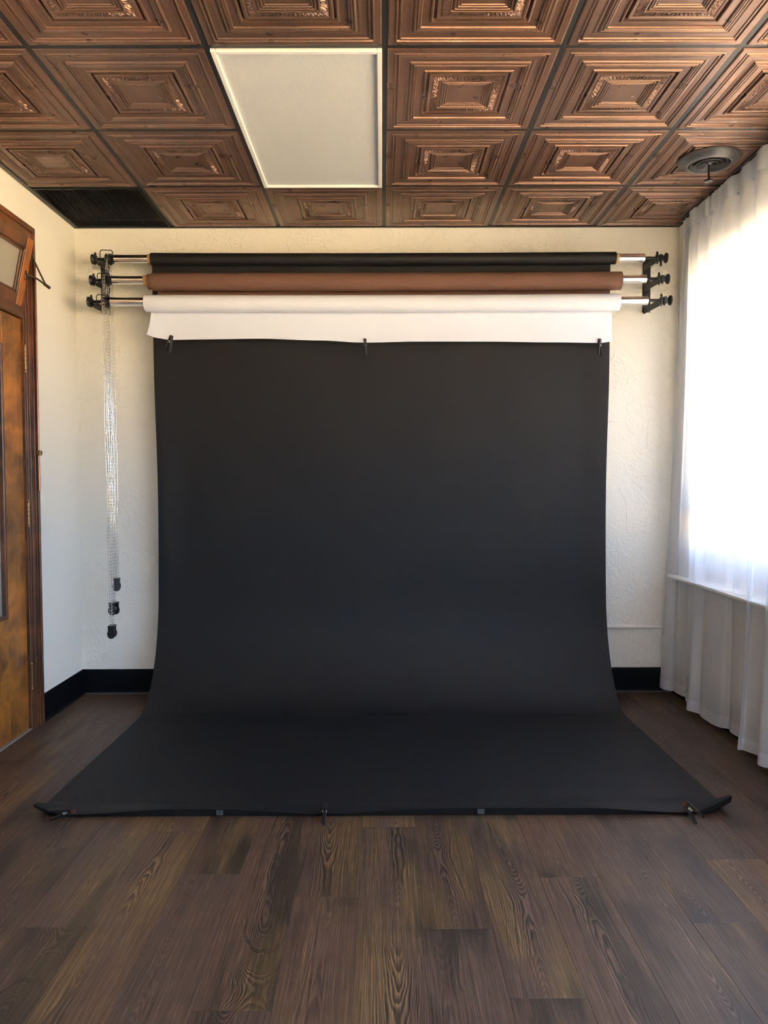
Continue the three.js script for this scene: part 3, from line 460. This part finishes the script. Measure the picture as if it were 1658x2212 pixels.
// ------------------------------------------------------------------ paper rolls
const sag = (x) => -0.004 * (1 - (x / 1.3) ** 2);
function rollGeometry(x0, x1, r, y, z, flare = 0) { const g = new THREE.CylinderGeometry(r, r, x1 - x0, 40, 60); g.rotateZ(-Math.PI / 2); const p = g.attributes.position; for (let i = 0; i < p.count; i++) { const x = p.getX(i) + (x0 + x1) / 2; const k = 1 - flare * sstep(x0 + 0.06, x0, x); p.setXYZ(i, x, y + p.getY(i) * k + sag(x), z + p.getZ(i) * k); } g.computeVertexNormals(); return g; }
function coreGeometry(x0, x1, r, y, z) { return lathe([[r - 0.006, 0], [r, 0], [r, x1 - x0], [r - 0.006, x1 - x0], [r - 0.006, 0]], 'x', 36).translate(x0, y + sag(x0), z); }
{ // black backdrop: roll, wall drop, sweep and floor run
  const a = AX[0], r = 0.034, t = thing('paper_backdrop', 'wide black seamless paper hanging from the top roll and sweeping over the floor', 'backdrop', [0, 0, 0], undefined); t.userData.kind = 'thing';
  mesh('roll', rollGeometry(-1.288, 1.311, r, a.y, a.z), M.paperBlack, t);
  mesh('core_tube', coreGeometry(-1.305, -1.28, 0.027, a.y, a.z), M.card, t, 'bare cardboard core end'); mesh('core_tube', coreGeometry(1.30, 1.328, 0.027, a.y, a.z), M.card, t, 'bare cardboard core end');
  // centre line of the sheet as (z, y) with arc length
  const line = []; const zT = a.z - r;
  for (let k = 0; k <= 30; k++) { const q = k / 30; line.push([mix(zT, -4.352, Math.sin(q * Math.PI * 0.5)) + 0.02 * sstep(0.55, 1, q), mix(a.y, 0.62, q)]); }
  const R1 = 0.36, R2 = 0.615, zc = line[line.length - 1][0] + R1; for (let k = 1; k <= 26; k++) { const q = (k / 26) * Math.PI / 2; line.push([zc - R1 * Math.cos(q), 0.003 + 0.615 - R2 * Math.sin(q)]); }
  const ze = -2.93; for (let k = 1; k <= 24; k++) line.push([mix(zc, ze, k / 24), 0.003]);
  const clampsX = [-1.182, -0.216, 1.137];
  const lift = (x) => { // height of the front lip above the floor
    let h = 0.030; for (const c of clampsX) h = Math.min(h, 0.011 + 0.019 * sstep(0.02, 0.42, Math.abs(x - c))); if (x > 1.15) h += 0.34 * (x - 1.15); if (x < -1.19) h += 0.28 * (-1.19 - x); return h;
  };
  const HW = 1.295, NL = line.length, lip = 14;
  const f = (u, v) => {
    const n = v * (NL - 1 + lip), x = mix(-HW, HW, u);
    if (n <= NL - 1) { const i = Math.min(NL - 2, Math.floor(n)), k = n - i, z = mix(line[i][0], line[i + 1][0], k), y = mix(line[i][1], line[i + 1][1], k); const fl = y < 0.2 ? sstep(-4.0, -2.9, z) : 0, edge = sstep(1.12, 1.295, Math.abs(x));
      const curl = 0.016 * edge * sstep(2.4, 1.7, y) * sstep(0.2, 0.95, y); // side edges curl slightly to the room
      return [x * (1 + 0.012 * fl) * (1 - 0.010 * sstep(2.1, 1.0, y) * sstep(0.1, 0.95, y)), y + (y < 0.05 ? 0.0 : 0), z + curl + 0.003 * noise(x * 2.1, y * 1.7)]; }
    const q = (n - (NL - 1)) / lip; return [x * 1.012, 0.003 + lift(x) * sstep(0, 1, q), mix(ze, edgeZ(x), q)];
  };
  const edgeZ = (x) => -2.775 - 0.14 * Math.max(0, Math.abs(x) - 1.2);
  const blackTwo = phys({ ...{ color: M.paperBlack.color, roughness: 0.60, specularIntensity: 0.6 }, side: THREE.DoubleSide });
  mesh('paper_sheet', sheet(140, NL - 1 + lip, f), blackTwo, t);
  // the front edge is turned under, down to the floor except where the corners lift
  mesh('turned_edge', sheet(140, 5, (u, v) => { const x = mix(-HW, HW, u), h = lift(x), thick = mix(h, x > 0 ? 0.026 : 0.012, sstep(x > 0 ? 1.15 : 1.19, 1.295, Math.abs(x))), up = h - thick; return [x * 1.012, mix(0.003 + h, 0.001 + up, v), edgeZ(x) - 0.012 * v]; }), blackTwo, t);
  for (const x of [-0.61, 0.365]) mesh('tape_strip', box(x - 0.013, x + 0.013, 0.010, 0.029, -2.776, -2.7735, 0.0008), M.tape, t, 'small grey piece of tape');
}
{
  const a = AX[1], r = 0.050, y = a.y - 0.010, t = thing('paper_backdrop', 'brown seamless paper roll on the middle crossbar', 'backdrop'); t.userData.kind = 'thing';
  mesh('roll', [rollGeometry(-1.272, 1.333, r, y, a.z), rollGeometry(-1.298, -1.268, r * 0.84, y + 0.001, a.z)], M.paperBrown, t);
  mesh('core_tube', coreGeometry(-1.322, -1.28, 0.029, a.y - 0.002, a.z), M.card, t, 'bare cardboard core end'); mesh('core_tube', coreGeometry(1.32, 1.337, 0.027, a.y, a.z), M.card, t, 'bare cardboard core end');
  mesh('paper_sheet', sheet(60, 10, (u, v) => { const x = mix(-1.262, 1.288, u); return [x, mix(y, 2.21, v) + sag(x), a.z - r - 0.001 - 0.004 * v]; }), phys({ color: M.paperBrown.color, roughness: 0.85, side: THREE.DoubleSide }), t);
}
{
  const a = AX[2], r = 0.0465, y = a.y - 0.010, t = thing('paper_backdrop', 'white seamless paper roll on the lowest crossbar with a short hanging flap', 'backdrop'); t.userData.kind = 'thing';
  mesh('roll', rollGeometry(-1.303, 1.312, r, y, a.z, 0.05), M.paperWhite, t);
  mesh('core_tube', coreGeometry(-1.309, -1.29, 0.030, a.y - 0.004, a.z), M.card, t, 'bare cardboard core end'); mesh('core_tube', coreGeometry(1.30, 1.318, 0.030, a.y - 0.004, a.z), M.card, t, 'bare cardboard core end');
  const bottom = [[-1.286, 2.072], [-1.24, 2.056], [-1.18, 2.048], [-1.0, 2.050], [-0.68, 2.053], [-0.35, 2.043], [-0.09, 2.030], [0.2, 2.035], [0.612, 2.034], [0.95, 2.029], [1.219, 2.025], [1.288, 2.032]];
  const yb = (x) => { for (let i = 0; i + 1 < bottom.length; i++) if (x <= bottom[i + 1][0]) { const k = (x - bottom[i][0]) / (bottom[i + 1][0] - bottom[i][0]); return mix(bottom[i][1], bottom[i + 1][1], k * k * (3 - 2 * k)); } return bottom.at(-1)[1]; };
  mesh('paper_flap', sheet(160, 26, (u, v) => { const x0 = mix(-1.286, 1.288, u), end = sstep(-1.18, -1.286, x0) * v, x = x0 - 0.016 * end * v; return [x, mix(y + sag(x), yb(x0), v), a.z - r - 0.001 + 0.030 * end * v + 0.012 * v * v + 0.002 * Math.sin(x0 * 6) * v]; }), phys({ color: M.paperWhite.color, roughness: 0.85, side: THREE.DoubleSide }), t);
}
// ------------------------------------------------------------------ spring clamps
const padMat = std({ color: new THREE.Color(0.10, 0.03, 0.02), roughness: 0.5 });
function clampThing(label, group) {
  const t = thing('spring_clamp', label, 'clamp', [0, 0, 0], group);
  // local: jaws up (+y), handles down, opening along z
  for (const s of [-1, 1]) {
    const pts = [[0.003, 0.036], [0.010, 0.034], [0.014, 0.012], [0.015, -0.006], [0.023, -0.050], [0.017, -0.052], [0.007, -0.008], [0.006, 0.012]].map(([z, y]) => [s * z, y]); if (s < 0) pts.reverse();
    const g = extrude(pts, 0.009, 0.0012).translate(0, 0, -0.0045).rotateY(-Math.PI / 2);
    mesh('handle_arm', g, M.blackPlastic, t);
    mesh('jaw_pad', box(-0.0068, 0.0068, 0.026, 0.040, s * 0.0012, s * 0.0085, 0.0012), padMat, t, 'dark red rubber jaw pad');
  }
  mesh('spring', [0, 1, 2].map((k) => new THREE.TorusGeometry(0.0068, 0.0012, 6, 16).rotateY(Math.PI / 2).translate(-0.003 + k * 0.003, 0.004, 0)), M.steel, t);
  mesh('pivot_pin', rod(V(-0.0085, 0.004, 0), V(0.0085, 0.004, 0), 0.003, 10), M.steel, t);
  return t;
}
{
  const proto = clampThing('black spring clamp at the left end of the white paper flap');
  const Q = (x, y, z, t) => new THREE.Quaternion().setFromAxisAngle(V(x, y, z), t);
  const put = (o, p, [lean, yaw, pitch, roll]) => { o.position.set(...p); o.quaternion.copy(Q(0, 0, 1, lean).multiply(Q(0, 1, 0, yaw)).multiply(Q(1, 0, 0, pitch)).multiply(Q(0, 1, 0, roll))); };
  put(proto, [-1.180, 2.034, -4.247], [-0.28, 0, 0.1, 1.0]);
  const more = [['black spring clamp at the middle of the white paper flap', [-0.091, 2.012, -4.250], [0.05, 0, 0.08, 0.1]], ['black spring clamp at the curtain end of the white paper flap', [1.218, 2.008, -4.250], [0.02, 0, 0.08, -0.7]],
    ['splayed black spring clamp on the floor paper corner nearest the door', [-1.180, 0.034, -2.748], [0.02, -1.38, -1.5, 0.25]], ['black spring clamp on the middle of the floor paper edge', [-0.217, 0.030, -2.752], [0, 0.02, -1.25, 0.05]], ['black spring clamp on the floor paper corner nearest the curtain', [1.142, 0.032, -2.752], [0, 0.28, -1.2, 0.5]]];
  for (const [label, p, e] of more) { const c = proto.clone(); c.name = numbered('spring_clamp'); c.userData = { ...proto.userData, label }; scene.add(c); put(c, p, e); }
}
// ------------------------------------------------------------------ windows on the right, and the added one behind the camera
[...WIN, ...ADDED_WIN].forEach(([z0, z1], i) => {
  const front = i >= WIN.length, place = (o, out) => { if (front) { o.position.set(z1, 0, ZF + out); o.rotation.y = -Math.PI / 2; } else o.position.set(XR + out, 0, z0); };
  const t = thing('window_' + (i + 1), ['white framed window nearest the back wall, behind the sheer curtain', 'second white framed window, beyond the edge of the picture', 'third white framed window, beside the camera', 'white framed window added behind the camera to brighten the room'][i], 'window'); t.userData.kind = 'structure'; place(t, 0);
  const W = z1 - z0, x0 = 0.06, x1 = 0.11, F = 0.06;
  const rail = (n, y0, y1, a = 0, b = W) => mesh(n, box(x0, x1, y0, y1, a, b, 0.004), M.winFrame, t);
  rail('bottom_rail', WY0 + 0.0, WY0 + 0.165); rail('middle_rail', 1.045, 1.135); rail('top_rail', 2.40, WY1);
  mesh('side_rail', box(x0, x1, WY0 + 0.165, 2.40, 0, F, 0.004), M.winFrame, t); mesh('side_rail', box(x0, x1, WY0 + 0.165, 2.40, W - F, W, 0.004), M.winFrame, t);
  mesh('mullion', box(x0, x1, WY0 + 0.165, 2.40, W * 0.62 - 0.03, W * 0.62 + 0.03, 0.004), M.winFrame, t);
  for (const [a, b] of [[F, W * 0.62 - 0.03], [W * 0.62 + 0.03, W - F]]) for (const [c, d] of [[WY0 + 0.165, 1.045], [1.135, 2.40]]) mesh('pane', box(0.083, 0.087, c, d, a, b), M.pane, t);
  mesh('sill', [box(-0.085, 0.06, WY0 - 0.013, WY0 + 0.003, i ? -0.04 : -0.09, W + 0.06, 0.005)], M.winFrame, t);
  const bl = thing('window_blind', ['pleated white blind raised to the top of the window, behind the sheer curtain', 'raised white blind of the second window', 'raised white blind of the window beside the camera', 'raised white blind of the added window behind the camera'][i], 'blind'); place(bl, 0.02);
  mesh('head_rail', box(0, 0.036, 2.598, 2.638, 0.02, W - 0.02, 0.003), M.blind, bl);
  const s = []; for (let k = 0; k < 13; k++) s.push(box(0.002, 0.034, 2.516 + k * 0.0064, 2.5195 + k * 0.0064, 0.03, W - 0.03)); mesh('slat', s, M.blind, bl).userData.kind = 'stuff';
  mesh('bottom_rail', box(0.001, 0.035, 2.482, 2.512, 0.025, W - 0.025, 0.003), M.winFrame, bl);
});
// ------------------------------------------------------------------ sheer curtain
{
  const t = thing('sheer_curtain', 'floor-length white sheer curtain over the window', 'curtain', [0, 0, 0]);
  // the hem line seen from above: [z, x]
  const hem = [[-4.435, 1.640], [-4.40, 1.652], [-4.29, 1.706], [-4.14, 1.700], [-4.04, 1.690], [-4.01, 1.640], [-3.985, 1.630], [-3.955, 1.640], [-3.87, 1.655], [-3.80, 1.668], [-3.72, 1.668], [-3.64, 1.704], [-3.50, 1.702], [-3.44, 1.680], [-3.41, 1.612], [-3.383, 1.598], [-3.365, 1.625], [-3.33, 1.680], [-3.27, 1.690], [-3.22, 1.640], [-3.19, 1.628], [-3.16, 1.655], [-3.08, 1.690], [-3.0, 1.64], [-2.93, 1.625], [-2.88, 1.68], [-2.78, 1.69], [-2.70, 1.63], [-2.64, 1.64], [-2.55, 1.69], [-2.46, 1.64], [-2.38, 1.69], [-2.30, 1.65]];
  const hc = new THREE.CatmullRomCurve3(hem.map(([z, x]) => V(x, 0, z)), false, 'catmullrom', 0.35); hc.arcLengthDivisions = 600; hc.updateArcLengths();
  const YT = 2.728, YB = 0.03, TZ0 = -4.30, TZ1 = -2.30;
  const at = (s, y, d = 0) => {
    const b = hc.getPointAt(Math.min(1, Math.max(0, s))), v = (YT - y) / (YT - YB), k = Math.pow(v, 1.15);
    const zt = mix(TZ0, TZ1, s), gat = 0.011 * Math.sin(s * 150) + 0.006 * Math.sin(s * 67 + 1), xt = 1.712 + gat * 0.8 + 0.006 * Math.sin(s * 41);
    const w = mix(1, 0.25, sstep(0, 0.45, v)), fine = 0.0035 * noise(s * 90, v * 1.6 + 5) + 0.005 * noise(s * 38 + 9, v * 1.1);
    const head = y > 2.60 ? 0.5 : 1;
    const ph = s * 84 + 2.2 * noise(s * 9 + 3, 1.5) + 0.5 * noise(s * 12, v * 1.3 + 8), am = (0.018 + 0.009 * noise(s * 11 + 40, 2.5)) * mix(1, 0.6, v) * sstep(0, 0.02, s) * (y > 2.60 ? 0.7 : 1);
    return [mix(xt, b.x, k) + fine + gat * 0.2 * w * head + am * Math.sin(ph) - d, y, mix(zt, b.z, Math.pow(v, 0.8)) + am * 1.5 * Math.cos(ph)];
  };
  const cloth = sheet(900, 46, (s, v) => at(s, mix(YT, YB, v))); mesh('cloth', cloth, M.sheer, t);
  mesh('hem', sheet(620, 2, (s, v) => at(s, mix(YB + 0.058, YB, v), 0.0022)), M.sheerHem, t);
  mesh('rod_pocket', sheet(620, 3, (s, v) => at(s, mix(2.715, 2.625, v), 0.012)), M.sheer, t);
  mesh('side_hem', sheet(8, 46, (s, v) => at(s * 0.008, mix(YT, YB, v), 0.0022)), M.sheer, t);
  const r = thing('curtain_rod', 'white curtain rod threaded through the sheer curtain top', 'curtain rod', [1.712, 2.668, 0]);
  mesh('rod', rod(V(0, 0, -4.24), V(0, 0, -2.2), 0.006, 16), M.whiteMetal, r);
  for (const z of [-4.2, -3.3, -2.24]) mesh('rod_bracket', [box(0.004, XR - 1.712, -0.006, 0.006, z - 0.008, z + 0.008, 0.001), box(XR - 1.715, XR - 1.712, -0.025, 0.025, z - 0.012, z + 0.012, 0.001)], M.whiteMetal, r);
}
// ------------------------------------------------------------------ outside: sunlit ground and buildings far below and beyond
{
  const soil = tex(512, 512, (x, y, o) => { const n = fbm(x / 30, y / 30, 4); o[0] = 188 + 26 * n; o[1] = 166 + 24 * n; o[2] = 136 + 22 * n; });
  soil.repeat.set(1 / 12, 1 / 12);
  struct('ground', [uvMetres(box(-150, 350, -9.5, -9, -350, 250), 'z')], std({ map: soil, roughness: 0.95 }), 'pale sunlit ground far below the window', 'ground');
  const glass = std({ color: new THREE.Color(0.12, 0.14, 0.16), roughness: 0.2 });
  const tones = [[0.62, 0.48, 0.33], [0.70, 0.60, 0.46], [0.55, 0.38, 0.26], [0.72, 0.66, 0.56]].map((c) => std({ color: new THREE.Color(...c), roughness: 0.9 }));
  [[34, -70, 16, 9.0, 12, 0, 'tan low building seen through the window, nearest one'], [58, -112, 22, 10.5, 16, 1, 'long pale building seen through the window, behind the tan one'], [82, -150, 26, 13.5, 18, 2, 'tall reddish building seen through the window, farthest one'], [44, -128, 14, 11, 12, 3, 'cream building seen through the window, left of the long pale one']].forEach(([x, z, w, h, d, c, label]) => {
    const b = thing('building', label, 'building', [x, -9, z]); b.rotation.y = -0.42;
    mesh('wall', box(-w / 2, w / 2, 0, h, -d / 2, d / 2), tones[c], b); mesh('roof', [box(-w / 2 - 0.3, w / 2 + 0.3, h, h + 0.5, -d / 2 - 0.3, d / 2 + 0.3)], tones[3], b);
    const g = box(-0.6, 0.6, 0, 1.5, 0, 0.06), nx = Math.floor(w / 3), ny = Math.floor(h / 3);
    for (let j = 0; j < ny; j++) for (let i = 0; i < nx; i++) { const m = mesh('window', g, glass, b); m.position.set(-w / 2 + (i + 0.5) * (w / nx), 1 + j * 3, d / 2); }
  });
}
shade(scene);
renderer.render(scene, camera);
